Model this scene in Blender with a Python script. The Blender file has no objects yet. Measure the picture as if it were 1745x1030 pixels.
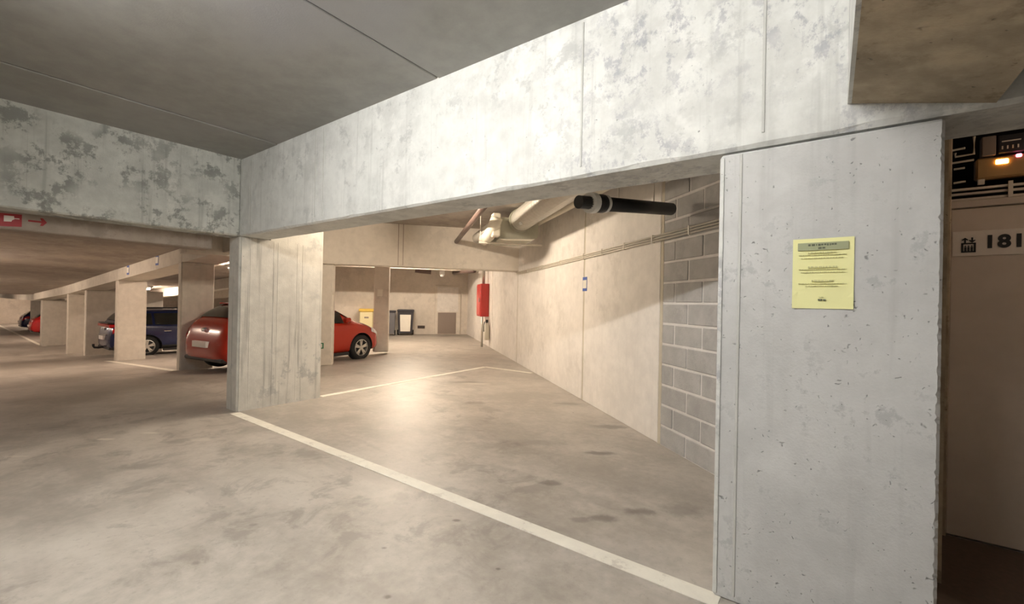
import bpy, bmesh, math, random
from mathutils import Vector, Matrix
random.seed(7)
S = bpy.context.scene
C = S.collection
PI = math.pi

# ------------------------------------------------------------------ camera
def set_camera():
    f, yaw, pitch, roll = 739.62, 0.6337, 0.0023, 0.0200
    loc = Vector((5.699, -2.244, 1.369))
    fwd = Vector((-math.sin(yaw), math.cos(yaw), 0)); right = Vector((math.cos(yaw), math.sin(yaw), 0)); up = Vector((0, 0, 1))
    f2 = fwd*math.cos(pitch) + up*math.sin(pitch); u2 = up*math.cos(pitch) - fwd*math.sin(pitch)
    r3 = right*math.cos(roll) + u2*math.sin(roll); u3 = u2*math.cos(roll) - right*math.sin(roll)
    cd = bpy.data.cameras.new('camera'); co = bpy.data.objects.new('camera', cd); C.objects.link(co)
    cd.sensor_fit = 'HORIZONTAL'; cd.sensor_width = 36; cd.lens = 36*f/1745
    cd.clip_start = .05; cd.clip_end = 300
    m = Matrix((r3, u3, -f2)).transposed().to_4x4(); m.translation = loc
    co.matrix_world = m
    S.camera = co
set_camera()

# ------------------------------------------------------------------ world, exposure
w = bpy.data.worlds.new('world'); S.world = w; w.use_nodes = True
w.node_tree.nodes['Background'].inputs[0].default_value = (.9, .95, 1, 1)
w.node_tree.nodes['Background'].inputs[1].default_value = 0.02
S.view_settings.view_transform = 'Standard'; S.view_settings.look = 'None'
S.view_settings.gamma = 1; S.view_settings.use_curve_mapping = False
S.view_settings.exposure = 1.0
S.cycles.max_bounces = 6; S.cycles.diffuse_bounces = 4; S.cycles.glossy_bounces = 2; S.cycles.transmission_bounces = 1
COOL = (1.0, .975, .93); WARM = (1.0, .84, .66); PINK = (1.0, .78, .61)
P_NEAR, P_BAY, P_FAR = 146, 235, 200     # tube emission strengths

# ------------------------------------------------------------------ layout helpers
E1 = Vector((.763, -.646, 0)); NW = Vector((.646, .763, 0)); BW = 4.417
def W(a, b, z): v = E1*a + NW*b; return Vector((v.x, v.y, z))
ZB, ZT = 2.103, 3.02
def rz(x, y=0):
    if x > -2.6: z = 0
    elif x > -17: z = -.058*(-2.6-x)
    elif x > -26: z = -.835-.04*(-17-x)
    else: z = -1.195
    return z*min(1, max(0, (6.5-y)/1.5))

# ------------------------------------------------------------------ materials
MATS = {}
class NT:
    def __init__(s, name):
        s.m = bpy.data.materials.new(name); s.m.use_nodes = True; s.t = s.m.node_tree
        s.b = s.t.nodes['Principled BSDF']; s.pos = s.n('ShaderNodeNewGeometry').outputs['Position']
        MATS[name] = s.m
    def n(s, ty, **k):
        o = s.t.nodes.new(ty)
        for a, v in k.items(): setattr(o, a, v)
        return o
    def l(s, a, b): s.t.links.new(a, b)
    def put(s, sock, v):
        if hasattr(v, 'is_linked') or isinstance(v, bpy.types.NodeSocket): s.l(v, sock)
        else: sock.default_value = v
    def mapv(s, vec, scale):
        o = s.n('ShaderNodeMapping'); s.l(vec, o.inputs[0]); o.inputs['Scale'].default_value = scale; return o.outputs[0]
    def noise(s, scale, detail=4, rough=.55, vec=None, dist=0):
        o = s.n('ShaderNodeTexNoise'); s.l(vec or s.pos, o.inputs['Vector'])
        o.inputs['Scale'].default_value = scale; o.inputs['Detail'].default_value = detail
        o.inputs['Roughness'].default_value = rough; o.inputs['Distortion'].default_value = dist
        return o.outputs[0]
    def math(s, op, a, b=0.0, c=0.0, clamp=False):
        o = s.n('ShaderNodeMath', operation=op); o.use_clamp = clamp
        s.put(o.inputs[0], a); s.put(o.inputs[1], b); s.put(o.inputs[2], c); return o.outputs[0]
    def sm(s, v, lo, hi, a=0.0, b=1.0):
        o = s.n('ShaderNodeMapRange', interpolation_type='SMOOTHSTEP'); s.put(o.inputs[0], v)
        for i, q in enumerate((lo, hi, a, b)): o.inputs[i+1].default_value = q
        return o.outputs[0]
    def mix(s, fac, a, b):
        o = s.n('ShaderNodeMix', data_type='RGBA'); s.put(o.inputs[0], fac)
        for sock, v in ((o.inputs[6], a), (o.inputs[7], b)):
            if isinstance(v, (tuple, list)): sock.default_value = (*v[:3], 1)
            else: s.l(v, sock)
        return o.outputs[2]
    def bump(s, h, strength=.3, dist=.01, prev=None):
        o = s.n('ShaderNodeBump'); s.l(h, o.inputs['Height']); o.inputs['Strength'].default_value = strength
        o.inputs['Distance'].default_value = dist
        if prev: s.l(prev, o.inputs['Normal'])
        return o.outputs[0]

def concrete(name, base, var=.14, stain=None, stain_amt=0., stain_scale=3., stain_th=.56, pits=0., pit_scale=16., streak=0.,
             rough=.85, bump=.35, tint=None, light=None, rough_x=None):
    t = NT(name)
    lo = tuple(c*(1-var) for c in base); hi = tuple(min(1, c*(1+var)) for c in base)
    a = t.noise(1.1, 3, .6); b = t.noise(7., 5, .65); f = t.noise(90., 1, .6)
    v = t.math('ADD', t.math('MULTIPLY', a, .5), t.math('MULTIPLY', b, .5))
    col = t.mix(t.sm(v, .34, .66), lo, hi)
    if tint:                                    # slow drift of tone
        col = t.mix(t.sm(t.noise(.55, 3, .5), .42, .66), col, tint)
    if light:                                   # pale lime bloom
        col = t.mix(t.math('MULTIPLY', t.sm(t.noise(2.6, 5, .72), .52, .62), .6), col, light)
    if streak:
        st = t.noise(1., 3, .6, vec=t.mapv(t.pos, (16, 16, .7)))
        col = t.mix(t.math('MULTIPLY', t.sm(st, .54, .72), streak), col, tuple(c*.62 for c in base))
    if stain:
        n = t.noise(stain_scale, 6, .74); n2 = t.noise(stain_scale*.35, 2, .5)
        mk = t.math('MULTIPLY', t.sm(n, stain_th-.035, stain_th+.05), t.sm(n2, .38, .58))
        col = t.mix(t.math('MULTIPLY', mk, stain_amt), col, stain)
    if rough_x:                                 # rougher, greyer stretch of the casting
        sx = t.n('ShaderNodeSeparateXYZ'); t.l(t.pos, sx.inputs[0]); mx = t.sm(sx.outputs[0], *rough_x)
        n = t.noise(10., 6, .77, vec=t.mapv(t.pos, (1, 1, .8))); n2 = t.noise(2.0, 3, .6)
        mk_ = t.math('MULTIPLY', t.math('MULTIPLY', t.sm(n, .50, .60), t.sm(n2, .36, .6)), mx)
        col = t.mix(t.math('MULTIPLY', mk_, .75), col, tuple(c*.52 for c in base[:2])+(base[2]*.6,))
    h = t.math('ADD', t.math('MULTIPLY', b, .7), t.math('MULTIPLY', f, .3))
    if pits:
        warp = t.n('ShaderNodeVectorMath', operation='MULTIPLY_ADD'); nz = t.n('ShaderNodeTexNoise'); t.l(t.pos, nz.inputs['Vector']); nz.inputs['Scale'].default_value = 22.
        t.l(nz.outputs['Color'], warp.inputs[0]); warp.inputs[1].default_value = (.09, .09, .09); t.l(t.pos, warp.inputs[2])
        pm = None
        for sc, th, r0, r1 in ((pit_scale, 1.36-pits, .05, .17), (pit_scale*2.4, 1.30-pits, .08, .22)):
            vo = t.n('ShaderNodeTexVoronoi'); t.l(warp.outputs[0], vo.inputs['Vector']); vo.inputs['Scale'].default_value = sc
            sel = t.math('GREATER_THAN', t.math('ADD', vo.outputs['Color'], t.math('MULTIPLY', t.noise(2.2, 3), .6)), th)
            size = t.math('ADD', vo.outputs['Distance'], t.math('MULTIPLY', t.noise(9., 2), .12))
            q = t.math('MULTIPLY', t.sm(size, r0+.03, r1+.03, 1., 0.), sel); pm = q if pm is None else t.math('MAXIMUM', pm, q)
        col = t.mix(t.math('MULTIPLY', pm, .72), col, tuple(c*.28 for c in base))
        h = t.math('SUBTRACT', h, t.math('MULTIPLY', pm, 1.1))
    t.l(col, t.b.inputs['Base Color'])
    t.b.inputs['Roughness'].default_value = rough
    t.l(t.bump(h, bump, .012), t.b.inputs['Normal'])
    return t.m

def plain(name, col, rough=.5, metal=0., emit=None, strength=0., coat=0., spec=.5, trans=0., var=.06, scale=25.):
    t = NT(name)
    c = t.mix(t.noise(scale, 4), tuple(q*(1-var) for q in col), tuple(min(1, q*(1+var)) for q in col))
    t.l(c, t.b.inputs['Base Color']); t.b.inputs['Roughness'].default_value = rough; t.b.inputs['Metallic'].default_value = metal
    t.b.inputs['Specular IOR Level'].default_value = spec; t.b.inputs['Coat Weight'].default_value = coat
    t.b.inputs['Coat Roughness'].default_value = .05; t.b.inputs['Transmission Weight'].default_value = trans
    if emit: t.b.inputs['Emission Color'].default_value = (*emit, 1); t.b.inputs['Emission Strength'].default_value = strength
    return t.m

M_beam = concrete('concrete_beam', (.61, .615, .59), .14, (.31, .32, .32), .45, 5.5, .56, .14, 18., .4, bump=.35, light=(.73, .73, .70), rough_x=(3.9, 4.9))
M_cross = concrete('concrete_beam_stained', (.55, .56, .52), .15, (.17, .175, .16), .72, 4.6, .525, .12, 18., .6, bump=.35, light=(.66, .66, .61))
M_pill = concrete('concrete_pillar_grey', (.53, .53, .52), .11, (.31, .32, .32), .5, 7., .57, .40, 15., .22, bump=.4)
M_pill0 = concrete('concrete_pillar_streaked', (.66, .64, .585), .12, (.30, .31, .31), .5, 4., .57, .08, 18., .85, bump=.3)
M_pillf = concrete('concrete_pillar_pale', (.62, .58, .51), .09, None, pits=.0, streak=.15, bump=.2)
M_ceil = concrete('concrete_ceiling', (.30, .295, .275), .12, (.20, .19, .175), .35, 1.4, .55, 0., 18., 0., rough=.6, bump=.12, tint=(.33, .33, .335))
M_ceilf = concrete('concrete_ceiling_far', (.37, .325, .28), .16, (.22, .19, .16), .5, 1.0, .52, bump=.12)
M_wallr = concrete('concrete_wall_panel', (.74, .70, .65), .08, (.5, .46, .41), .35, 2., .56, .03, 14., .12, bump=.2)
M_seam = concrete('joint_sealant', (.52, .47, .37), .1, bump=.2)
M_block = concrete('concrete_block', (.40, .39, .375), .13, (.30, .29, .28), .4, 6., .55, .2, 40., 0., bump=.5)
M_ridge = concrete('formwork_ridge', (.50, .50, .475), .1, bump=.2)
M_mort = concrete('mortar', (.66, .64, .61), .1, bump=.4)
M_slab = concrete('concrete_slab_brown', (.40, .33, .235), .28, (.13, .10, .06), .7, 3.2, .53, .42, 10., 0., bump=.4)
M_down = concrete('concrete_downstand', (.36, .30, .25), .14, (.2, .17, .14), .4, 3., .55, streak=.3, bump=.2)
M_wallf = concrete('wall_plaster', (.68, .62, .54), .08, (.42, .38, .33), .3, 1.6, .56, bump=.15)
M_wallb = concrete('wall_behind', (.5, .48, .45), .1, bump=.2)
M_door = concrete('partition_board', (.60, .52, .45), .05, bump=.08, rough=.7)
M_line = concrete('line_paint', (.80, .77, .68), .07, (.5, .46, .4), .55, 9., .57, bump=.25, rough=.6)
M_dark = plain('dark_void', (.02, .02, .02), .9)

def floor_surface():
    t = NT('floor_screed')
    a = t.noise(.55, 3, .6); b = t.noise(2.4, 5, .62, dist=.3); c = t.noise(14., 4, .65); f = t.noise(120., 1)
    v = t.math('ADD', t.math('ADD', t.math('MULTIPLY', a, .45), t.math('MULTIPLY', b, .35)), t.math('MULTIPLY', c, .2))
    col = t.mix(t.sm(v, .36, .64), (.31, .28, .242), (.52, .478, .425))
    wv = t.noise(1., 4, .6, vec=t.mapv(t.pos, (.5, 2.6, 1)))
    col = t.mix(t.math('MULTIPLY', t.sm(wv, .52, .68), .35), col, (.27, .24, .21))
    bl = t.noise(3.2, 6, .7, dist=.5); big = t.noise(.45, 2, .5)
    col = t.mix(t.math('MULTIPLY', t.math('MULTIPLY', t.sm(bl, .5, .64), t.sm(big, .40, .60)), .55), col, (.225, .20, .175))
    col = t.mix(t.math('MULTIPLY', t.sm(t.noise(26., 3, .7), .56, .7), .3), col, (.25, .225, .2))
    # oil and damp spots where the photograph has them
    sep = t.n('ShaderNodeSeparateXYZ'); t.l(t.pos, sep.inputs[0])
    wob = t.noise(9., 4, .65)
    spots = [(4.0,1.48,.19,.055,.85),(3.98,.62,.10,.06,.7),(4.70,.60,.11,.06,.8),(4.55,.37,.11,.05,.75),(4.44,.25,.07,.04,.5),(.68,3.25,.4,.12,.6),
             (1.83,2.25,.16,.08,.45),(2.8,3.04,.2,.08,.5),(3.72,2.35,.24,.09,.65),(3.14,1.03,.3,.12,.35),(3.37,1.34,.35,.1,.35),(4.92,.81,.16,.12,.5),
             (3.83,-.24,.028,.018,.9),(4.34,-.47,.016,.012,.9),(4.07,-.95,.022,.016,.95),(3.73,-.71,.018,.014,.8),(3.09,-1.39,.03,.018,.6),(2.91,-1.04,.03,.02,.5)]
    for (x, y, rx, ry, k) in spots:
        ux, uy = t.math('SUBTRACT', sep.outputs[0], x), t.math('SUBTRACT', sep.outputs[1], y)
        dx = t.math('DIVIDE', t.math('ADD', t.math('MULTIPLY', ux, .806), t.math('MULTIPLY', uy, .592)), rx); dy = t.math('DIVIDE', t.math('SUBTRACT', t.math('MULTIPLY', uy, .806), t.math('MULTIPLY', ux, .592)), ry)
        d = t.math('SQRT', t.math('ADD', t.math('MULTIPLY', dx, dx), t.math('MULTIPLY', dy, dy)))
        d = t.math('ADD', d, t.math('MULTIPLY', t.math('SUBTRACT', wob, .5), 1.6))
        col = t.mix(t.math('MULTIPLY', t.sm(d, .35, 1.25, 1., 0.), k*.75), col, (.10, .085, .07))
    # pale worn spots
    for (x, y, rx, ry, k) in [(.18,-1.19,.11,.035,.85),(.24,-.88,.10,.03,.8),(.86,-.64,.12,.06,.5),(.22,-1.75,.12,.03,.5),(.98,1.83,.25,.2,.3),(.9,3.3,.3,.1,.4)]:
        ux, uy = t.math('SUBTRACT', sep.outputs[0], x), t.math('SUBTRACT', sep.outputs[1], y)
        dx = t.math('DIVIDE', t.math('ADD', t.math('MULTIPLY', ux, .806), t.math('MULTIPLY', uy, .592)), rx); dy = t.math('DIVIDE', t.math('SUBTRACT', t.math('MULTIPLY', uy, .806), t.math('MULTIPLY', ux, .592)), ry)
        d = t.math('SQRT', t.math('ADD', t.math('MULTIPLY', dx, dx), t.math('MULTIPLY', dy, dy)))
        d = t.math('ADD', d, t.math('MULTIPLY', t.math('SUBTRACT', wob, .5), 1.2))
        col = t.mix(t.math('MULTIPLY', t.sm(d, .4, 1.1, 1., 0.), k), col, (.62, .58, .5))
    vo = t.n('ShaderNodeTexVoronoi'); t.l(t.pos, vo.inputs['Vector']); vo.inputs['Scale'].default_value = 4.5
    sel = t.math('GREATER_THAN', vo.outputs['Color'], .74)
    pm = t.math('MULTIPLY', t.sm(t.math('ADD', vo.outputs['Distance'], t.math('MULTIPLY', wob, .08)), .06, .11, 1., 0.), sel)
    col = t.mix(t.math('MULTIPLY', pm, .55), col, (.09, .08, .07))
    t.l(col, t.b.inputs['Base Color'])
    t.l(t.sm(t.math('ADD', t.math('MULTIPLY', b, .7), t.math('MULTIPLY', c, .3)), .3, .7, .40, .56), t.b.inputs['Roughness'])
    t.b.inputs['Specular IOR Level'].default_value = .45
    t.l(t.bump(t.math('ADD', t.math('MULTIPLY', c, .8), t.math('MULTIPLY', f, .2)), .12, .008), t.b.inputs['Normal'])
    return t.m
M_floor = floor_surface()
M_white = plain('white_enamel', (.75, .75, .72), .4)
M_tubeC = plain('tube_cool', (1, 1, 1), .5, emit=COOL, strength=P_NEAR)
M_tubeW = plain('tube_warm', (1, 1, 1), .5, emit=WARM, strength=P_BAY)
M_tubeE = plain('tube_warm_end', (1, 1, 1), .5, emit=WARM, strength=P_BAY*1.5)
M_tubeFill = plain('tube_fill', (1, 1, 1), .5, emit=(1., .72, .5), strength=22)
M_tubeP = plain('tube_rosy', (1, 1, 1), .5, emit=PINK, strength=P_FAR)
M_paper = plain('yellow_paper', (.82, .80, .40), .7, var=.02)
M_ink = plain('grey_ink', (.10, .11, .07), .8)
M_ink2 = plain('pale_ink', (.60, .58, .30), .8)
M_band = plain('olive_band', (.34, .36, .22), .8)
M_black = plain('black_print', (.012, .012, .013), .6)
M_signw = plain('sign_plate', (.74, .68, .62), .5, var=.03)
M_signr = plain('sign_red', (.33, .02, .025), .5)
M_red = plain('red_lacquer', (.62, .035, .03), .35, coat=.3)
M_blue = plain('blue_print', (.06, .12, .42), .5)
M_steel = plain('galvanised', (.52, .50, .45), .42, .55, var=.15, scale=12)
M_olive = plain('duct_sheet_olive', (.42, .41, .33), .5, .15, var=.1)
M_cream = plain('insulation_cream', (.70, .65, .54), .7, var=.12, scale=14)
M_brown = plain('brown_pipe', (.14, .09, .075), .4)
M_pipeb = plain('black_pipe', (.008, .008, .009), .45)
M_cond = plain('conduit_pvc', (.74, .69, .60), .5)
M_tyre = plain('tyre_rubber', (.012, .012, .012), .8)
M_rim = plain('alloy_rim', (.62, .60, .56), .3, .8)
M_glass = plain('car_glass', (.012, .014, .013), .06, spec=.6)
M_trim = plain('black_trim', (.02, .02, .02), .5)
M_tail = plain('tail_lamp', (.50, .012, .015), .15, coat=.5)
M_lampc = plain('lamp_lens', (.7, .72, .75), .1, coat=.5)
M_plate = plain('number_plate', (.82, .78, .74), .4)
M_chrome = plain('chrome', (.75, .75, .75), .12, 1.)
M_bin = plain('bin_plastic', (.03, .028, .035), .5)
M_bing = plain('bin_plastic_grey', (.13, .13, .14), .5)
M_label = plain('label_white', (.80, .77, .68), .5, var=.1, scale=8)
M_yel = plain('yellow_plastic', (.80, .56, .10), .45)
M_yel2 = plain('cream_plastic', (.82, .74, .45), .45)
M_hatch = plain('hatch_grey', (.26, .21, .18), .6)
M_green = plain('green_sign', (.02, .16, .07), .5)
M_ext = plain('extinguisher_white', (.75, .72, .62), .35)
M_glow = plain('amber_lamp', (1, .6, .2), .4, emit=(1., .42, .06), strength=14)
M_glow2 = plain('pink_lamp', (1, .3, .4), .4, emit=(1., .16, .28), strength=5)
M_lumi = plain('luminaire_body', (.42, .27, .12), .45)
def paint(name, col): return plain(name, col, .24, 0.0, coat=.35, spec=.3, var=.02)
P_red = paint('paint_orange_red', (.40, .026, .010)); P_blue = paint('paint_dark_blue', (.008, .014, .06))
P_red2 = paint('paint_red', (.40, .015, .015)); P_blue2 = paint('paint_navy', (.010, .014, .07))

# ------------------------------------------------------------------ mesh helpers
LOC = {}
def mk(name, verts, faces, mat, parent=None, local=False, smooth=False, kind=None):
    vs = [Vector(v) for v in verts]
    mn = Vector([min(v[i] for v in vs) for i in range(3)]); mx = Vector([max(v[i] for v in vs) for i in range(3)])
    o0 = Vector(((mn.x+mx.x)/2, (mn.y+mx.y)/2, mn.z))
    me = bpy.data.meshes.new(name); me.from_pydata([v-o0 for v in vs], [], faces); me.update()
    bm = bmesh.new(); bm.from_mesh(me); bmesh.ops.recalc_face_normals(bm, faces=bm.faces); bm.to_mesh(me); bm.free()
    if smooth:
        for p in me.polygons: p.use_smooth = True
    ob = bpy.data.objects.new(name, me); C.objects.link(ob)
    if mat: me.materials.append(mat)
    if parent is not None:
        ob.parent = parent
        ob.location = o0 if local else o0 - LOC[parent.name]
    else: ob.location = o0
    LOC[ob.name] = o0.copy() if not (local and parent) else o0.copy()
    if kind: ob['kind'] = kind
    return ob
def root(name, loc, label, cat, group=None, rotz=0):
    o = bpy.data.objects.new(name, None); C.objects.link(o); o.location = loc; o.rotation_euler = (0, 0, rotz)
    o.empty_display_size = .1; LOC[o.name] = Vector(loc)
    return tag(o, label, cat, group)
def tag(o, label, cat, group=None):
    o['label'] = label; o['category'] = cat
    if group: o['group'] = group
    return o
def struct(o, label=None):
    o['kind'] = 'structure'
    if label: o['label'] = label
    return o
def part(o, label): o['label'] = label; return o
def vbox(x0, x1, y0, y1, z0, z1, bev=0, fr=None, seg=1):
    bm = bmesh.new(); bmesh.ops.create_cube(bm, size=1)
    for v in bm.verts:
        v.co = Vector((x0+(v.co.x+.5)*(x1-x0), y0+(v.co.y+.5)*(y1-y0), z0+(v.co.z+.5)*(z1-z0)))
    if bev: bmesh.ops.bevel(bm, geom=bm.edges[:], offset=bev, segments=seg, affect='EDGES', profile=.5)
    bm.verts.index_update()
    vs = [fr(*v.co) if fr else v.co.copy() for v in bm.verts]; fs = [[v.index for v in f.verts] for f in bm.faces]
    bm.free(); return vs, fs
def box(name, x, y, z, mat, parent=None, bev=0, fr=None, **k):
    vs, fs = vbox(x[0], x[1], y[0], y[1], z[0], z[1], bev, fr); return mk(name, vs, fs, mat, parent, **k)
def join(*parts):
    V, F = [], []
    for vs, fs in parts:
        o = len(V); V += [Vector(v) for v in vs]; F += [[i+o for i in f] for f in fs]
    return V, F
def vtube(pts, r, n=12, caps=True):
    pts = [Vector(p) for p in pts]; V, F = [], []
    rs = r if isinstance(r, (list, tuple)) else [r]*len(pts)
    for i, p in enumerate(pts):
        d = (pts[min(i+1, len(pts)-1)]-pts[max(i-1, 0)]).normalized()
        u = d.cross(Vector((0, 0, 1)) if abs(d.z) < .95 else Vector((1, 0, 0))).normalized(); v = d.cross(u)
        for k in range(n):
            a = 2*PI*k/n; V.append(p+(u*math.cos(a)+v*math.sin(a))*rs[i])
    for i in range(len(pts)-1):
        for k in range(n): F.append([i*n+k, i*n+(k+1) % n, (i+1)*n+(k+1) % n, (i+1)*n+k])
    if caps: F.append(list(range(n))); F.append([len(V)-1-k for k in range(n)])
    return V, F
def tube(name, pts, r, mat, parent=None, n=12, **k):
    vs, fs = vtube(pts, r, n); return mk(name, vs, fs, mat, parent, **k)
def vprism(poly, fn, d0, d1):
    """poly: 2-D outline; fn(u,v,d) -> point"""
    n = len(poly); V = [fn(u, v, d0) for u, v in poly]+[fn(u, v, d1) for u, v in poly]
    F = [list(range(n)), list(range(2*n-1, n-1, -1))]+[[i, (i+1) % n, n+(i+1) % n, n+i] for i in range(n)]
    return V, F
def rough_box(name, x, y, z, mat, parent=None, step=.06, chip=.012, cham=.015, fr=None, seed=1, **k):
    """concrete cast: bevelled box, edges broken up a little so that arrises look worn"""
    rnd = random.Random(seed)
    bm = bmesh.new(); bmesh.ops.create_cube(bm, size=1)
    D = (x[1]-x[0], y[1]-y[0], z[1]-z[0])
    for v in bm.verts: v.co = Vector((x[0]+(v.co.x+.5)*D[0], y[0]+(v.co.y+.5)*D[1], z[0]+(v.co.z+.5)*D[2]))
    bmesh.ops.bevel(bm, geom=bm.edges[:], offset=cham, segments=1, affect='EDGES')
    ed = [e for e in bm.edges if e.calc_length() > step*3]
    for e in list(ed):
        pass
    groups = {}
    for e in ed:
        d = (e.verts[1].co-e.verts[0].co); ax = max(range(3), key=lambda i: abs(d[i])); groups.setdefault(ax, []).append(e)
    ax = max(groups, key=lambda a: D[a]) if groups else None
    if ax is not None:
        n = int(min(160, D[ax]/step))
        bmesh.ops.subdivide_edges(bm, edges=groups[ax], cuts=n, use_grid_fill=True)
        lo, hi = (x, y, z)[ax]
        c = [sum(q)/2 for q in (x, y, z)]
        for v in bm.verts:
            if lo+.03 < v.co[ax] < hi-.03:
                s = rnd.random()**4*chip
                for i in range(3):
                    if i != ax:
                        dirn = -1 if v.co[i] > c[i] else 1
                        edge = min(abs(v.co[i]-(x, y, z)[i][0]), abs(v.co[i]-(x, y, z)[i][1]))
                        if edge > cham*.5: v.co[i] += dirn*s
    bm.verts.index_update()
    vs = [fr(*v.co) if fr else v.co.copy() for v in bm.verts]; fs = [[v.index for v in f.verts] for f in bm.faces]; bm.free()
    return mk(name, vs, fs, mat, parent, **k)

# ------------------------------------------------------------------ floor
def build_floor():
    xs = [-52, -45, -38, -32, -26, -21, -17, -13, -10, -7, -5, -2.6, -1, 1, 3, 5, 7, 9.5]; ys = [-6.5, -4, -2, 0, 2, 4, 5, 5.5, 6, 6.5, 9, 13.5]
    V = [(x, y, rz(x, y)) for x in xs for y in ys]; n = len(ys)
    F = [[i*n+j, (i+1)*n+j, (i+1)*n+j+1, i*n+j+1] for i in range(len(xs)-1) for j in range(n-1)]
    o = mk('floor', V, F, M_floor); struct(o, 'grey-beige polished concrete garage floor with stains')
    for p in o.data.polygons:
        if p.normal.z < 0: p.flip()
    return o
floor = build_floor()

def line(pts, width, label, zf=.002):
    """painted stripe following the floor"""
    P = []
    for i in range(len(pts)-1):
        a, b = Vector((*pts[i], 0)), Vector((*pts[i+1], 0)); n = max(1, int((b-a).length/1.0))
        P += [a.lerp(b, k/n) for k in range(n)]
    P.append(Vector((*pts[-1], 0)))
    V, F = [], []
    for i, p in enumerate(P):
        d = (P[min(i+1, len(P)-1)]-P[max(i-1, 0)]).normalized(); s = Vector((-d.y, d.x, 0))*width/2
        for q, dz in ((p-s, 0), (p-s, .003), (p+s, .003), (p+s, 0)): V.append((q.x, q.y, rz(q.x, q.y)+zf-.002+dz))
    for i in range(len(P)-1):
        for k in range(3): F.append([i*4+k, i*4+k+1, i*4+5+k, i*4+4+k])
    F += [[0, 1, 2, 3], [len(V)-1, len(V)-2, len(V)-3, len(V)-4]]
    return tag(mk('painted_line', V, F, M_line), label, 'floor marking')
line([(.04, -.03), (5.3, -.03)], .105, 'cream painted parking line from streaked pillar to grey foreground pillar')
line([(-.06, 1.1), (-.2, 4.86)], .10, 'cream painted parking line running back from the streaked pillar')
line([(-.2, 4.86), (.98, 4.875)], .08, 'short thin painted line meeting the long white wall')
line([(-10.4, .82), (-4.95, .82)], .12, 'painted line along the parking row before blue estate car')
line([(-47, 1.42), (-24.4, 1.28)], .14, 'distant painted line before the far parked cars')

# ------------------------------------------------------------------ ceilings
cl = struct(box('ceiling', (-.3, 9.6), (-6.6, .1), (ZT+.055, ZT+.2), M_dark), 'grey concrete plank ceiling over the aisle')
for i, (a, b) in enumerate([(-.28, .89), (.89, 3.33), (3.33, 5.77), (5.77, 8.2), (8.2, 9.6)]):
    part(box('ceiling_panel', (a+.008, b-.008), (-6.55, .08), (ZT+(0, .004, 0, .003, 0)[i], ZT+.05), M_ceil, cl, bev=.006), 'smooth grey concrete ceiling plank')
V = [W(3.6, -3, ZT), W(3.6, BW+.3, ZT), W(-12.9, BW+.3, ZT), W(-12.9, -1, ZT), (-3.0, 2.6, ZT), (-3.0, .2, ZT), (0, .2, ZT), (5.6, .2, ZT)]
pl = [W(5.2, BW+.3, 0), W(-12.9, BW+.3, 0), W(-12.9, -1.2, 0), Vector((-3.2, 3.0, 0)), Vector((-3.2, .3, 0)), Vector((6.2, .3, 0))]
vs, fs = vprism([(p.x, p.y) for p in pl], lambda u, v, d: Vector((u, v, d)), ZT, ZT+.2)
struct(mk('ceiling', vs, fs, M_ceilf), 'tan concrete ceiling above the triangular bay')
def sloped(name, x0, x1, y0, y1, h0, h1, mat, label=None, step=2.4):
    n = max(1, int(abs(x1-x0)/step)); V, F = [], []
    for i in range(n+1):
        x = x0+(x1-x0)*i/n
        for y, h in ((y0, h0), (y1, h0), (y1, h1), (y0, h1)): V.append((x, y, rz(x)+h))
    for i in range(n):
        for k in range(4): F.append([i*4+k, i*4+(k+1) % 4, i*4+4+(k+1) % 4, i*4+4+k])
    F += [[0, 1, 2, 3], [len(V)-1, len(V)-2, len(V)-3, len(V)-4]]
    return mk(name, V, F, mat)
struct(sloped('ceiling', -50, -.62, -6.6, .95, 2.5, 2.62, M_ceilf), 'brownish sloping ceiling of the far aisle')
def car_ceiling():
    V, F = [], []; xs = [-50, -40, -30, -26, -21, -17, -14, -12.05, -10, -8, -6, -4.6, -3.62]
    for x in xs:
        y1 = min(8.5, max(1.52, (-1.2-.646*x)/.763)); z = rz(x)
        V += [(x, 1.5, z+2.62), (x, y1, z+2.62), (x, y1, 3.3), (x, 1.5, 3.3)]
    for i in range(len(xs)-1):
        for k in range(4): F.append([i*4+k, i*4+(k+1) % 4, i*4+4+(k+1) % 4, i*4+4+k])
    F += [[0, 1, 2, 3], [len(V)-1, len(V)-2, len(V)-3, len(V)-4]]
    return mk('ceiling', V, F, M_ceilf)
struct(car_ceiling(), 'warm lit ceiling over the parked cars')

# ------------------------------------------------------------------ walls
# long oblique wall: cast panels, then a stretch of concrete blocks
wr = struct(box('wall_right', (-12.7, 4.1), (BW+.05, BW+.3), (-.05, ZT+.05), M_mort, fr=W), 'long oblique wall of cast panels and concrete blocks')
AS = [-12.6, -6.9, -3.9, -.02, 1.935]      # panel joints along the wall  (a coordinate)
aS, aB = Vector((2.842, 3.381, 0)).dot(E1), Vector((4.338, 2.114, 0)).dot(E1)
edges = [-12.6, -7.0, -3.9, aS, aB]
for i in range(4):
    part(box('wall_panel', (edges[i]+.022, edges[i+1]-.022), (BW, BW+.07), (.0, ZT), M_wallr, wr, bev=.006, fr=W), 'pale cast concrete wall panel')
for i, a in enumerate(edges[1:]):
    part(box('joint_strip', (a-.024, a+.024), (BW+.004, BW+.06), (.0, ZT), M_seam, wr, fr=W), 'tan joint sealant strip')
part(box('mortar_bed', (aB+.026, 4.06), (BW+.007, BW+.06), (0, ZT), M_mort, wr, fr=W), 'pale mortar between the blocks')
bl_a, gap, bh, blen = aB+.03, .014, .2, .40
rnd = random.Random(3)
zc, row = .0, 0
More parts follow.
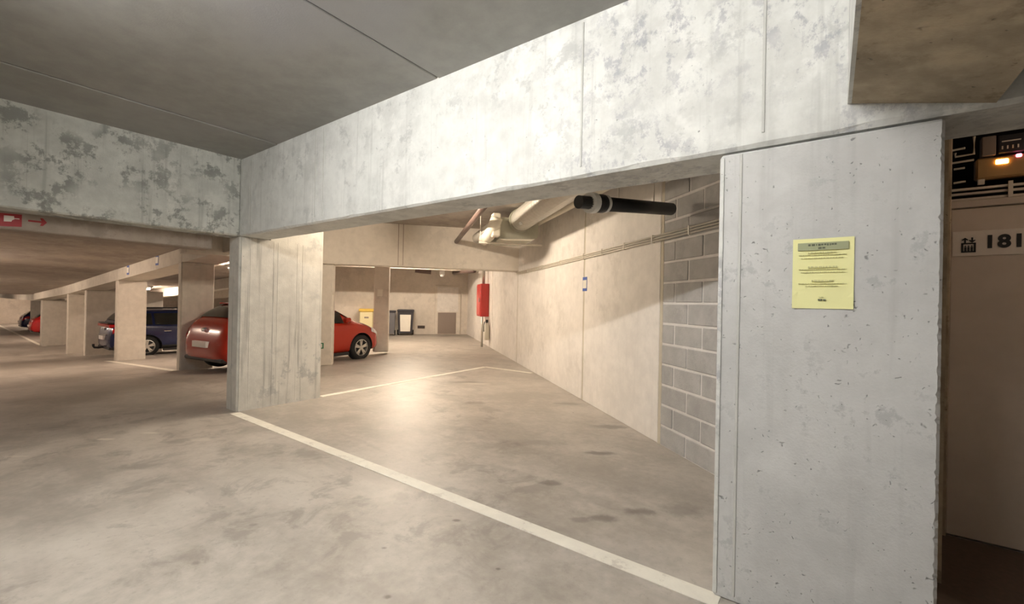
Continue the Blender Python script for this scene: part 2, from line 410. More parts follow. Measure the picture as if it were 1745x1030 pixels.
while zc < ZT-.02:
    z1 = min(zc+bh-gap, ZT); a = bl_a-(0 if row % 2 == 0 else blen/2); 
    while a < 4.05:
        a0, a1 = max(a, bl_a), min(a+blen-gap, 4.05)
        if a1-a0 > .04:
            d = rnd.uniform(-.004, .004)
            box('block', (a0, a1), (BW+d, BW+.05), (zc+.006, z1), M_block, wr, bev=.006, fr=W)
        a += blen
    zc += bh; row += 1
EA = -12.55
struct(box('wall_end', (EA-.25, EA), (-1.3, BW+.1), (-.3, ZT+.05), M_wallf, fr=W), 'pale end wall behind the bins')
struct(box('wall_far', (-52, -10.2), (8.2, 8.5), (-2, 3), M_wallf), 'far wall behind the parked cars')
struct(box('wall_left', (-50, -49.7), (-6.6, 8.5), (-1.5, 2), M_wallf), 'pale wall at the far end of the aisle')
struct(box('wall_back', (-50, 9.6), (-6.8, -6.5), (-1.6, ZT+.1), M_wallb), 'concrete wall behind the viewer')
struct(box('wall_side', (9.5, 9.8), (-6.8, 5.2), (-.1, ZT+.1), M_wallb), 'concrete wall beyond the storage door')
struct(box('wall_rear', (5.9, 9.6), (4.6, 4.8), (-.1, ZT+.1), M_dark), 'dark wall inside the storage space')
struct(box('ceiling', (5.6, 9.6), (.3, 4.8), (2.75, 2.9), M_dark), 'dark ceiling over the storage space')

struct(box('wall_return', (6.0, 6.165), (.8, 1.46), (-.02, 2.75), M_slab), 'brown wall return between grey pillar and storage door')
# ------------------------------------------------------------------ beams
def seam_v(parent, x, z0, z1, wd=.012, mat=None):    # vertical formwork ridge on the long beam's face
    box('form_ridge', (x-wd/2, x+wd/2), (-.005, .01), (z0, z1), mat or M_ridge, parent, bev=.002)
mb = root('concrete_beam', (2.9, .17, ZB), 'long bright concrete beam spanning from streaked pillar to grey pillar', 'beam', 'concrete beams')
rough_box('beam_body', (-.34, 9.5), (0, .352), (ZB, ZT+.03), M_beam, mb, step=.12, chip=.012, cham=.014)
for x in (4.523, 1.66, 1.80, 5.44): seam_v(mb, x, ZB+.06, ZT-.02)
seam_v(mb, .28, ZB+.05, ZT-.05, .02)
cb = root('concrete_beam', (-.15, -3.3, ZB), 'mould-stained concrete crossbeam over the aisle at left', 'beam', 'concrete beams')
rough_box('beam_body', (-.3, 0), (-6.55, -.001), (ZB, ZT+.03), M_cross, cb, step=.12, chip=.012, cham=.014, seed=4)
for y in (-1.70, -.33, -.93):
    box('form_ridge', (-.01, .005), (y-.012, y+.012), (ZB+.05, ZT-.05), M_cross, cb, bev=.002)
db = tag(box('concrete_downstand', (-.62, -.302), (-6.45, -.18), (1.945, ZT), M_down, bev=.01), 'tan downstand behind the stained crossbeam carrying a red sign', 'beam', 'concrete beams')
fb = root('concrete_beam', (-6, 1.2, 1.9), 'sloping pale edge beam above the row of parked cars', 'beam', 'concrete beams')
def fbseg(x0, x1, y1=1.5):
    o = sloped('beam_segment', x0, x1, .9, y1, 2.2, 2.66, M_pillf); o.parent = fb; o.location = o.location-LOC[fb.name]
fbseg(-.315, -3.3, 1.06)
for x0, x1 in [(-5.0, -3.3), (-9.93, -5.02), (-14.3, -9.95), (-19.5, -14.32), (-24.6, -19.52)]: fbseg(x1, x0)
tag(sloped('concrete_beam', -50, -24.62, 1.1, 1.5, 2.2, 2.66, M_pillf), 'far stretch of edge beam above distant cars', 'beam', 'concrete beams')
b2 = root('concrete_beam', W(-4.0, 2.3, ZB), 'tan concrete beam at the back of the triangular bay', 'beam', 'concrete beams')
rough_box('beam_body', (-4.2, -3.85), (.16, BW+.04), (ZB, ZT+.02), M_wallf, b2, fr=W, step=.15, chip=.008)
for b in (1.74, 1.84): box('form_ridge', (-3.855, -3.846), (b-.008, b+.008), (ZB+.03, ZT), M_down, b2, fr=W)
tag(box('concrete_beam', (-9.9, -9.6), (-1.2, BW+.04), (2.48, ZT+.02), M_wallf, bev=.01, fr=W), 'added concrete beam under the ceiling near the bins', 'beam', 'concrete beams')  # beam added behind the back beam to shade the upper end wall
tag(box('concrete_beam', (-3.28, -2.98), (.36, 2.72), (ZB, ZT+.02), M_wallf, bev=.01), 'concrete beam joining streaked pillar to slender back pillar', 'beam', 'concrete beams')
for yb, nm in ((4.3, 'first lit beam above the parked cars'), (6.6, 'second lit beam beyond the parked cars')):
    tag(sloped('concrete_beam', -30, -10.6 if yb > 5 else -7.3, yb, yb+.3, 2.25, 2.64, M_pillf), nm, 'beam', 'concrete beams')
# inclined slab edge over the viewer's right
sl_poly = [(5.755, 2.214), (6.16, 2.112), (6.16, ZT), (5.755, ZT)]
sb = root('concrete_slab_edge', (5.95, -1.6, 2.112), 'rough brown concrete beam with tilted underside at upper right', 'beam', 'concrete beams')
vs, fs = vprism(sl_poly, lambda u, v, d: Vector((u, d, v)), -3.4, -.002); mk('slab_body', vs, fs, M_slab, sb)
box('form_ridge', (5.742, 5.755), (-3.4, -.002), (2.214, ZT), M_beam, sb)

# ------------------------------------------------------------------ pillars
def pillar(x, y, z, mat, label, fr=None, seed=1, chip=.01, cham=.018):
    return tag(rough_box('concrete_pillar', x, y, z, mat, fr=fr, seed=seed, chip=chip, cham=cham, step=.05), label, 'pillar', 'concrete pillars')
rp = root('concrete_pillar', (5.65, .2, 0), 'wide grey pitted concrete pillar in the right foreground with yellow notice', 'pillar', 'concrete pillars')
rough_box('pillar_body', (5.265, 6.033), (0.0, .35), (0, ZB-.012), M_pill, rp, step=.014, chip=.007, cham=.010, seed=9)
box('form_ridge', (5.348, 5.360), (-.004, .01), (.03, ZB-.02), M_ridge, rp, bev=.002)
box('form_ridge', (5.2655, 5.284), (-.006, .004), (.02, ZB-.03), M_beam, rp, bev=.002)
p0 = root('concrete_pillar', (-.16, .5, 0), 'broad streaked concrete pillar standing at the bay corner', 'pillar', 'concrete pillars')
def corner_pillar():
    vs, fs = vprism([(0, 0), (1.065, 0), (1.065, ZT), (.356, ZT), (.356, ZB-.004), (0, ZB-.004)], lambda u, v, d: Vector((d, u, v)), -.31, 0)
    bm = bmesh.new(); bv = [bm.verts.new(v) for v in vs]
    for f in fs: bm.faces.new([bv[i] for i in f])
    bmesh.ops.recalc_face_normals(bm, faces=bm.faces)
    ve = [e for e in bm.edges if abs(e.verts[0].co.x-e.verts[1].co.x) < 1e-6 and abs(e.verts[0].co.y-e.verts[1].co.y) < 1e-6]
    bmesh.ops.bevel(bm, geom=ve, offset=.022, segments=2, affect='EDGES'); bm.verts.index_update()
    V = [v.co.copy() for v in bm.verts]; F = [[v.index for v in f.verts] for f in bm.faces]; bm.free()
    return mk('pillar_body', V, F, M_pill0, p0)
corner_pillar()
for y, wd in ((.124, .008), (.40, .014), (.45, .008), (.702, .012), (.773, .008)):
    box('form_ridge', (-.004, .0022), (y-wd/2, y+wd/2), (.02, ZB-.02), M_pill0, p0, bev=.001)
FH = 2.2
for i, (x, y, lab, mt) in enumerate([((-5.10, -4.91), (.87, 1.46), 'dark-sided concrete pillar beside the orange-red hatchback', M_pillf),
        ((-10.25, -10.0), (.93, 1.56), 'pale square pillar in front of the blue estate car', M_pillf),
        ((-14.6, -14.38), (1.02, 3.1), 'long concrete fin wall behind the blue estate car', M_pillf),
        ((-17.1, -16.9), (.95, 2.6), 'narrow concrete fin between empty parking bays', M_pillf),
        ((-25.3, -24.9), (1.2, 3.4), 'distant concrete pillar before the far red car', M_pillf),
        ((-37.0, -36.7), (2.04, 3.6), 'most distant concrete pillar beside the far dark blue car', M_pillf)]):
    zb = rz(x[0]); pillar(x, y, (zb-.1, zb+FH+.02), mt, lab, seed=20+i)
pillar((-4.14, -3.9), (.17, .44), (-.02, ZB), M_wallf, 'slender pillar at the back of the bay beside orange-red hatchback', fr=W, seed=31, chip=.03)
pillar((-6.64, -6.24), (1.08, 1.47), (0, ZT), M_wallf, 'square pillar with small white plate in front of the bins', fr=W, seed=32)

# ------------------------------------------------------------------ fluorescent lamps
def lamp(x, y, z, ln, ang, mat, label, ceil=None, ground=0):
    r = root('tube_lamp', (x, y, z-.02), label, 'ceiling lamp', 'fluorescent ceiling lamps', ang)
    if x < -6: r.rotation_euler.y = -math.atan(rz(x+.5)-rz(x-.5))
    h = ln/2; top = (ceil or z+.12)-(z-.02)
    vs, fs = vbox(-h, h, -.075, .075, .06, max(.09, top-.008), .008); mk('housing', vs, fs, M_white, r, local=True)
    vs, fs = vtube([(-h+.02, 0, .02), (h-.02, 0, .02)], .019, 10); mk('tube', vs, fs, mat, r, local=True, smooth=True)
    for s in (-1, 1):
        vs, fs = vbox(s*h-.02, s*h+.02, -.022, .022, -.003, .08, .004); mk('end_cap', vs, fs, M_white, r, local=True)
    return r
lamp(3.3, -2.35, 2.89, 1.5, 0, M_tubeC, 'cool fluorescent lamp on aisle ceiling before stained crossbeam', ZT)
lamp(4.75, -2.35, 2.89, 1.2, 0, M_tubeC, 'cool fluorescent lamp on aisle ceiling above the viewer', ZT)
aw = math.atan2(E1.y, E1.x)
lp = W(-1.1, 1.9, 0); lamp(lp.x, lp.y, 2.88, 1.5, aw, M_tubeW, 'warm fluorescent lamp hidden behind the long bright beam', ZT)
lp = W(-8.2, 1.85, 0); lamp(lp.x, lp.y, 2.86, 1.5, aw+PI/2, M_tubeE, 'warm fluorescent lamp on ceiling before the bins', ZT)
lamp(8.0, .75, 2.5, 1.2, PI/2, M_tubeFill, 'added dim warm fill lamp, out of view outside the storage door', 2.75)  # unseen fill lamp, added to brighten the storage door
for i, x in enumerate((-8.6, -15.5, -22.5, -31, -45.5)):
    lamp(x, -2.35, rz(x)+2.40, 1.5, 0, M_tubeP, ('first', 'second', 'third', 'fourth', 'fifth', 'sixth')[i]+' lamp along the far aisle ceiling, counted from the stained crossbeam', rz(x)+2.5)
for i, (x, y) in enumerate(((-7.5, 3.0), (-13.2, 5.6), (-17.8, 3.4), (-29, 3.4), (-46.5, 3.4))):  # last lamp is added to brighten the far end wall
    lamp(x, y, rz(x)+2.5, 1.5, 0, M_tubeP, ('first', 'second', 'third', 'fourth', 'fifth')[i]+' lamp above the parked cars, counted from the orange-red hatchback', rz(x)+2.62)

# ------------------------------------------------------------------ cars
ST_HATCH = [(0,.40,.50,.55,.45,.48,.30),(.03,.31,.58,.66,.66,.66,.5),(.08,.26,.72,.90,.76,.74,.60),(.15,.23,.86,1.03,.81,.78,.64),(.24,.21,.95,1.10,.84,.81,.64),
 (.46,.2,.98,1.28,.87,.84,.60),(.72,.2,.98,1.41,.885,.86,.57),(1.2,.2,.96,1.47,.89,.87,.58),(1.8,.2,.94,1.49,.89,.87,.6),(2.3,.2,.92,1.45,.89,.865,.6),
 (2.7,.2,.92,1.29,.89,.865,.62),(3.1,.2,.92,1.05,.885,.86,.68),(3.25,.2,.90,1.0,.88,.85,.68),(3.62,.2,.82,.92,.86,.83,.62),(3.88,.22,.70,.79,.80,.76,.55),
 (3.99,.26,.58,.66,.70,.66,.45),(4.05,.32,.47,.52,.5,.46,.3)]
ST_WAGON = [(0,.40,.52,.58,.5,.52,.35),(.03,.31,.62,.72,.70,.70,.55),(.08,.26,.80,.98,.79,.77,.62),(.14,.23,.92,1.08,.83,.80,.65),(.22,.21,.98,1.18,.85,.82,.64),
 (.36,.2,1.0,1.36,.87,.84,.61),(.52,.2,1.0,1.46,.885,.86,.60),(1.1,.2,.98,1.51,.895,.87,.61),(1.8,.2,.96,1.53,.895,.87,.62),(2.6,.2,.94,1.48,.895,.87,.62),
 (3.05,.2,.93,1.30,.89,.865,.63),(3.45,.2,.92,1.06,.885,.86,.68),(3.6,.2,.90,1.0,.88,.85,.68),(4.0,.2,.83,.94,.86,.83,.62),(4.3,.22,.70,.80,.80,.76,.55),
 (4.42,.26,.58,.66,.70,.66,.45),(4.5,.32,.47,.52,.5,.46,.3)]
def make_car(name, label, group, loc, heading, ST, body, wheels, roofrail=False, towbar=False, detail=True, trim_low=False, split=0.):
    L = ST[-1][0]; r = root(name, loc, label, 'car', group, heading)
    # local frame: +x forward, origin at the ground under the car's middle
    def station(x):
        x = min(max(x, 0), L)
        for i in range(len(ST)-1):
            if x <= ST[i+1][0]: break
        a, b = ST[i], ST[i+1]; p, q = ST[max(i-1, 0)], ST[min(i+2, len(ST)-1)]
        h = b[0]-a[0]; t = (x-a[0])/h; out = []
        for k in range(1, 7):
            d0 = (b[k]-a[k])/h; dm = (a[k]-p[k])/max(1e-6, a[0]-p[0]) if a is not p else d0; dp = (q[k]-b[k])/max(1e-6, q[0]-b[0]) if q is not b else d0
            ma = 0 if dm*d0 <= 0 else 2*dm*d0/(dm+d0); mb_ = 0 if dp*d0 <= 0 else 2*dp*d0/(dp+d0)
            t2, t3 = t*t, t*t*t
            out.append((2*t3-3*t2+1)*a[k]+(t3-2*t2+t)*h*ma+(-2*t3+3*t2)*b[k]+(t3-t2)*h*mb_)
        return out
    def prof(x):
        zb, zl, zt, wl, wb, wt = station(x)
        mid = zb+(zl-zb)*.45
        return [(0, zb), (wl*.7, zb), (wl*.96, zb+.04), (wl, zb+.14), (wl*1.0, mid), (wl*.99, mid+(zl-mid)*.55), (wb, zl-.02), (wb-.012, zl+.01),
                (wb+(wt-wb)*.5, zl+(zt-zl)*.48), (wt+.02, zt-(zt-zl)*.14), (wt*.82, zt-(zt-zl)*.04), (wt*.45, zt-.004), (0, zt)]
    NP = 13
    def surf(x, v, side=1, off=0.):
        P = prof(x); i = min(int(v), NP-2); t = v-i
        y = P[i][0]+(P[i+1][0]-P[i][0])*t; z = P[i][1]+(P[i+1][1]-P[i][1])*t
        if off:
            e = .02; a = Vector(surf(x-e, v)); b = Vector(surf(x+e, v)); c = Vector(surf(x, max(0, v-.15))); d = Vector(surf(x, min(NP-1.001, v+.15)))
            n = (b-a).cross(d-c); n = n.normalized() if n.length > 1e-9 else Vector((0, -1, 0))
            p = Vector((x-L/2, y, z)); ctr = Vector((0, 0, .8))
            if n.dot(p-Vector((p.x*.8, 0, .75))) < 0: n = -n
            p = p+n*off; return (p.x, p.y*side, p.z)
        return (x-L/2, y*side, z)
    xs = []
    for i in range(len(ST)-1):
        n = max(1, int((ST[i+1][0]-ST[i][0])/.11)); xs += [ST[i][0]+(ST[i+1][0]-ST[i][0])*k/n for k in range(n)]
    xs.append(L)
    ring = lambda x: [surf(x, v) for v in range(NP)]+[surf(x, v, -1) for v in range(NP-2, 0, -1)]
    V, F = [], []; m = 2*NP-2
    for x in xs: V += ring(x)
    for i in range(len(xs)-1):
        for k in range(m): F.append([i*m+k, i*m+(k+1) % m, (i+1)*m+(k+1) % m, (i+1)*m+k])
    F += [list(range(m)), [len(V)-1-k for k in range(m)]]
    me = bpy.data.meshes.new('body'); me.from_pydata([Vector(v) for v in V], [], F)
    bm = bmesh.new(); bm.from_mesh(me); bmesh.ops.recalc_face_normals(bm, faces=bm.faces); bm.to_mesh(me); bm.free()
    tmp = bpy.data.objects.new('body_tmp', me); C.objects.link(tmp)
    sub = tmp.modifiers.new('s', 'SUBSURF'); sub.levels = 1; sub.render_levels = 1
    cut = []
    R_ = wheels[2]
    for wx in wheels[:2]:
        vs, fs = vtube([(wx-L/2, -1.2, R_), (wx-L/2, 1.2, R_)], R_+.055, 28)
        cm = bpy.data.meshes.new('cut'); cm.from_pydata(vs, [], fs); co = bpy.data.objects.new('cut', cm); C.objects.link(co)
        bm = bmesh.new(); bm.from_mesh(cm); bmesh.ops.recalc_face_normals(bm, faces=bm.faces); bm.to_mesh(cm); bm.free()
        bo = tmp.modifiers.new('b', 'BOOLEAN'); bo.operation = 'DIFFERENCE'; bo.object = co; bo.solver = 'EXACT'; cut.append(co)
    bpy.context.view_layer.update()
    ev = tmp.evaluated_get(bpy.context.evaluated_depsgraph_get()); nm = bpy.data.meshes.new_from_object(ev)
    for o in cut+[tmp]: bpy.data.objects.remove(o, do_unlink=True)
    nm.name = 'body'; nm.materials.clear(); nm.materials.append(body); nm.materials.append(M_trim)
    for p in nm.polygons:
        p.use_smooth = True; p.material_index = 0
        n = p.normal; c = p.center
        if abs(n.y) < .95 and abs(c.y) < .78 and c.z < .75 and any((c.x-(wx-L/2))**2+(c.z-R_)**2 < (R_+.07)**2 for wx in wheels[:2]): p.material_index = 1
        if trim_low and c.z < .36: p.material_index = 1
    b_o = bpy.data.objects.new('body', nm); C.objects.link(b_o); b_o.parent = r
    ed = b_o.modifiers.new('es', 'EDGE_SPLIT'); ed.split_angle = math.radians(50)
    def patch(nm_, x0, x1, v0, v1, mat, sides=(1,), off=.012, nx=10, nv=5, across=False, xf=None):
        V, F = [], []
        if across:                                     # from one side over the middle to the other
            vv = [v0+(NP-1.001-v0)*k/nv for k in range(nv+1)]; cols = [(v, 1) for v in vv]+[(v, -1) for v in reversed(vv[:-1])]
        else: cols = None
        o_ = None
        for s in sides:
            V, F = [], []
            cc = cols or [(v0+(v1-v0)*k/nv, s) for k in range(nv+1)]
            for i in range(nx+1):
                for v, sd in cc:
                    xa, xb = (xf(v) if xf else (x0, x1)); V.append(surf(xa+(xb-xa)*i/nx, v, sd, off))
            n = len(cc)
            for i in range(nx):
                for k in range(n-1): F.append([i*n+k, i*n+k+1, (i+1)*n+k+1, (i+1)*n+k])
            o_ = mk(nm_, V, F, mat, r, local=True, smooth=True)
        return o_
    ws = [s for s in ST]
    # glazing
    hat = ST is ST_HATCH
    rw0, rw1 = (.27, .66) if hat else (.21, .50)
    fw0, fw1 = (2.42, 3.06) if hat else (2.8, 3.42)
    patch('rear_window', rw0, rw1, 8.9, 0, M_glass, across=True, nv=6, nx=8, off=.016)
    patch('windshield', fw0, fw1, 8.9, 0, M_glass, across=True, nv=6, nx=8, off=.016)
    segs = ((.62, 1.28), (1.33, 2.05), (2.10, 2.75)) if hat else ((.42, 1.05), (1.12, 1.95), (2.02, 3.05))
    for (a, b) in segs: patch('side_window', a, b, 7.15, 8.75, M_glass, sides=(1, -1), off=.014)
    # lamps, plate, trim
    patch('tail_light', .10, .40 if hat else .36, 5.3 if hat else 5.4, 6.9 if hat else 6.95, M_tail, sides=(1, -1), off=.014, nx=6)
    patch('headlight', L-.42, L-.16, 5.4, 6.9, M_lampc, sides=(1, -1), off=.014, nx=6)
    zp = .60 if hat else .62
    vs, fs = vbox(-L/2-.035, -L/2+.045, -.26, .26, zp-.06, zp+.06, .004); part(mk('number_plate', vs, fs, M_plate, r, local=True), 'white rear number plate')
    vs, fs = vbox(-L/2+.02, -L/2+.10, -.05, .05, .845, .925, .02); part(mk('badge', vs, fs, M_chrome, r, local=True), 'small chrome badge')
    vs, fs = vbox(L/2-.05, L/2+.015, -.40, .40, .36, .48, .02); mk('grille', vs, fs, M_trim, r, local=True)
    if hat: vs, fs = vbox(-L/2+.60, -L/2+.84, -.52, .52, 1.395, 1.425, .01)
    else: vs, fs = vbox(-L/2+.40, -L/2+.66, -.55, .55, 1.455, 1.485, .01)
    mk('spoiler', vs, fs, body if hat else M_trim, r, local=True)
    vs, fs = vbox(-L/2+.03, -L/2+.16, -.70, .70, .26, .34, .02); mk('bumper_trim', vs, fs, M_trim, r, local=True)
    if not hat:
        vs, fs = vbox(-L/2+.0, -L/2+.10, -.42, .42, .70, .725, .006); mk('tailgate_strip', vs, fs, M_chrome, r, local=True)
        vs, fs = vbox(-L/2+.01, -L/2+.14, -.60, .60, 1.06, 1.09, .008); mk('rear_ledge', vs, fs, M_trim, r, local=True)
        vs, fs = vbox(-L/2+.02, -L/2+.16, -.74, .74, .95, 1.05, .02); part(mk('light_strip', vs, fs, M_tail, r, local=True), 'red tail light strip')
    for s in (1, -1):
        mx = (2.72 if hat else 3.0)-L/2
        vs, fs = vbox(mx-.05, mx+.10, s*.97-.09, s*.97+.09, .97, 1.10, .035); mk('door_mirror', vs, fs, body, r, local=True)
        for hx in ((1.75,) if hat else (1.35, 2.3)):
            vs, fs = vbox(hx-L/2, hx-L/2+.2, s*.885-.012, s*.885+.012, .80, .83, .008); mk('door_handle', vs, fs, body if hat else M_chrome, r, local=True)
        vs, fs = vbox(wheels[0]+R_+.08-L/2, wheels[1]-R_-.08-L/2, s*.86-.03, s*.86+.03, .175, .25, .01); mk('sill', vs, fs, M_trim, r, local=True)
        if roofrail:
            vs, fs = vtube([(.7-L/2, s*.60, 1.47), (.85-L/2, s*.60, 1.55), (2.5-L/2, s*.60, 1.555), (2.7-L/2, s*.60, 1.50)], .018, 8); mk('roof_rail', vs, fs, M_trim, r, local=True, smooth=True)
    if towbar:
        vs, fs = vtube([(.15-L/2, 0, .33), (-.08-L/2, 0, .30), (-.17-L/2, 0, .31), (-.20-L/2, 0, .36), (-.20-L/2, 0, .42)], [.035, .035, .033, .03, .035], 10)
        part(mk('tow_hook', vs, fs, M_trim, r, local=True, smooth=True), 'black tow hook')
    # wheels
    for wx in wheels[:2]:
        for s in (1, -1):
            x = wx-L/2; y0, y1 = s*.66, s*.875
            V, F = [], []; n = 32
            for (rr, yy) in ((R_*.64, y1-.01*s), (R_*.80, y1+.004*s), (R_*.95, y1-.012*s), (R_, y1-.045*s), (R_, y0+.03*s), (R_*.94, y0), (R_*.6, y0)):
                for k in range(n): a = 2*PI*k/n; V.append((x+math.cos(a)*rr, yy, R_+math.sin(a)*rr))
            for i in range(6):
                for k in range(n): F.append([i*n+k, i*n+(k+1) % n, (i+1)*n+(k+1) % n, (i+1)*n+k])
            ty = mk('wheel', V, F, M_tyre, r, local=True, smooth=True)
            # rim: ring + ten spokes in pairs + hub, sub-part of the wheel
            parts = []
            rp_ = [(R_*.66, y1-.012*s), (R_*.60, y1-.006*s), (R_*.57, y1-.03*s), (R_*.58, y0+.04*s)]
            V, F = [], []
            for (rr, yy) in rp_:
                for k in range(n): a = 2*PI*k/n; V.append((x+math.cos(a)*rr, yy, R_+math.sin(a)*rr))
            for i in range(3):
                for k in range(n): F.append([i*n+k, i*n+(k+1) % n, (i+1)*n+(k+1) % n, (i+1)*n+k])
            parts.append((V, F))
            for k in range(5):
                for dq in (-.16, .16):
                    a = 2*PI*k/5+PI/2; ca, sa = math.cos(a+dq), math.sin(a+dq); cb_, sb_ = math.cos(a+dq*.9), math.sin(a+dq*.9)
                    pa = Vector((x+math.cos(a)*R_*.1, y1-.02*s, R_+math.sin(a)*R_*.1)); pb = Vector((x+ca*R_*.6, y1-.018*s, R_+sa*R_*.6))
                    tn = Vector((-sb_, 0, cb_))*R_*.055; dp = Vector((0, -.03*s, 0))
                    V = [pa-tn*1.3, pa+tn*1.3, pb+tn, pb-tn]; V += [v+dp for v in V]
                    parts.append((V, [[0, 1, 2, 3], [7, 6, 5, 4], [0, 4, 5, 1], [1, 5, 6, 2], [2, 6, 7, 3], [3, 7, 4, 0]]))
            parts.append(vtube([(x, y1-.05*s, R_), (x, y1-.008*s, R_)], R_*.17, 14))
            vs, fs = join(*parts); o = mk('rim', vs, fs, M_rim, ty, local=True)
            o.location = o.location-ty.location
            vs, fs = vtube([(x, y0+.05*s, R_), (x, y1-.075*s, R_)], R_*.57, 20); o = mk('brake_disc', vs, fs, M_trim, ty, local=True); o.location = o.location-ty.location
    return r
def car_at(name, label, mx, my, head_deg, ST, *a, **k):
    """mx,my: middle of the rear axle"""
    h = math.radians(head_deg); L = ST[-1][0]; xr = a[1][0]
    cx, cy = mx+math.cos(h)*(L/2-xr), my+math.sin(h)*(L/2-xr)
    z = max(rz(mx, my), rz(cx+math.cos(h), cy+math.sin(h)))*.5+min(rz(mx, my), rz(cx, cy))*.5
    return make_car(name, label, 'parked cars', (cx, cy, z), h, ST, *a, **k)
rc = car_at('hatchback_car', 'orange-red hatchback parked behind the broad streaked pillar', -3.86, 1.47, 97.5, ST_HATCH, P_red, (.74, 3.30, .325)); rc.scale = (.94, .94, .94)
car_at('estate_car', 'dark blue estate car with tow hook parked behind square pillar', -12.87, 2.08, 90, ST_WAGON, P_blue, (.92, 3.62, .33), roofrail=True, towbar=True, trim_low=True)
car_at('hatchback_car', 'small red car half hidden behind the distant pillar', -33.5, 2.38, 90, ST_HATCH, P_red2, (.74, 3.30, .325))
car_at('estate_car', 'dark navy car parked farthest down the aisle', -39.3, 2.5, 90, ST_HATCH, P_blue2, (.74, 3.30, .325))

# ------------------------------------------------------------------ signs and notices
def arrow_poly(x0, x1, zc, h, hw, hl):
    return [(x0, zc-hw), (x1-hl, zc-hw), (x1-hl*1.25, zc-h), (x1-hl*.75, zc-h), (x1, zc), (x1-hl*.75, zc+h), (x1-hl*1.25, zc+h), (x1-hl, zc+hw), (x0, zc+hw)]
ZU = lambda u, v, d: Vector((u, d, v))
nt = root('notice_sheet', (5.664, -.004, 1.37), 'yellow printed notice sheet taped on the grey foreground pillar', 'notice', None)
px0, pz1 = 5.5625, 1.668
def curl(u, v):
    return -.003-.004*((u-.5)*2)**4*(1 if v < .2 else .4)-.004*max(0, .25-v)
V, F = [], []; NX, NZ = 10, 12
for dd in (0, .0012):
    for j in range(NZ+1):
        for i in range(NX+1):
            u, v = i/NX, j/NZ; V.append((px0+.21*u, curl(u, v)+dd, pz1-.297*(1-v)+.004*u*0))
n1 = (NX+1)*(NZ+1)
for j in range(NZ):
    for i in range(NX):
        a = j*(NX+1)+i; q = [a, a+1, a+NX+2, a+NX+1]; F.append(q); F.append([k+n1 for k in reversed(q)])
for j in range(NZ):
    for a, b in ((j*(NX+1), (j+1)*(NX+1)), (j*(NX+1)+NX, (j+1)*(NX+1)+NX)): F.append([a, b, b+n1, a+n1])
mk('sheet', V, F, M_paper, nt)
def pbox(nm, parts, mat):
    vs, fs = join(*[vbox(px0+a, px0+b, -.0092, -.0086+.003, pz1-d, pz1-c) for a, b, c, d in parts]); return mk(nm, vs, fs, mat, nt)
part(pbox('header_band', [(.018, .192, .018, .050)], M_band), 'olive header band')
rnd = random.Random(5)
def words(x0, x1, z, h):
    out = []; x = x0
    while x < x1:
        wd = min(rnd.uniform(.003, .012), x1-x); out.append((x, x+wd, z, z+h*rnd.uniform(.7, 1))); x += wd+rnd.uniform(.0012, .004)
    return out
vs, fs = join(*[vbox(px0+a, px0+b, -.0098, -.009, pz1-d, pz1-c) for a, b, c, d in words(.055, .152, .024, .009)+words(.09, .114, .038, .008)])
part(mk('header_text', vs, fs, M_ink, nt), 'illegible dark header text')
T = words(.055, .15, .058, .006)+words(.022, .185, .069, .003)+words(.03, .178, .082, .003)+words(.055, .155, .118, .008)+words(.022, .185, .130, .003)+words(.03, .18, .142, .003)+words(.068, .142, .176, .009)+words(.022, .186, .190, .003)+words(.045, .16, .200, .003)+words(.095, .11, .247, .003)
bt = part(pbox('body_text', T, M_ink2), 'faint illegible text lines'); bt['kind'] = 'stuff'
part(pbox('foot_mark', [(.092, .100, .257, .263), (.101, .106, .256, .264), (.109, .118, .257, .263)], M_ink), 'three dark marks at the foot')

# red hose sign with arrow on the downstand
fs_ = root('hose_sign', (-.30, -1.7, 1.97), 'dark red hose sign on the tan downstand at left', 'sign')
YU = lambda u, v, d: Vector((d, u, v))
vs, fs = vprism([(-1.845, 1.966), (-1.707, 1.978), (-1.707, 2.09), (-1.845, 2.085)], YU, -.3015, -.298); mk('plate', vs, fs, M_signr, fs_)
vs, fs = vprism([(-1.815, 2.012), (-1.77, 2.016), (-1.765, 2.03), (-1.752, 2.04), (-1.755, 2.068), (-1.815, 2.066)], YU, -.298, -.2965); mk('reel_mark', vs, fs, M_signw, fs_)
vs, fs = vbox(-.298, -.2965, -1.752, -1.722, 2.044, 2.051); mk('hose_mark', vs, fs, M_signw, fs_)
ar = [(u, v) for u, v in arrow_poly(-1.668, -1.548, 2.042, .036, .008, .036)]
vs, fs = vprism(ar, YU, -.3015, -.298); tag(mk('arrow_sign', vs, fs, M_signr), 'dark red arrow pointing right beside the hose sign', 'sign')

def bay_sign(c, ux, nrm, w_, h_, label):
    r = root('bay_number_sign', c, label, 'sign', 'bay number signs'); ux = Vector(ux); nrm = Vector(nrm)
    def q(nm, u0, u1, z0, z1, d, mat):
        V = []
        for dd in (0, d):
            for u, z in ((u0, z0), (u1, z0), (u1, z1), (u0, z1)): V.append(Vector(c)+ux*u+Vector((0, 0, z))+nrm*dd)
        return mk(nm, V, [[0, 1, 2, 3], [7, 6, 5, 4], [0, 4, 5, 1], [1, 5, 6, 2], [2, 6, 7, 3], [3, 7, 4, 0]], mat, r)
    q('plate', -w_/2, w_/2, 0, h_, .004, M_blue)
    q('white_panel', -w_/2*.86, w_/2*.86, h_*.2, h_*.78, .006, M_label)
    return r
c = W(Vector((2.87, 3.357, 0)).dot(E1), BW-.001, 1.56); bay_sign(c, E1, -NW, .15, .20, 'small blue and white bay plate on the long white wall')
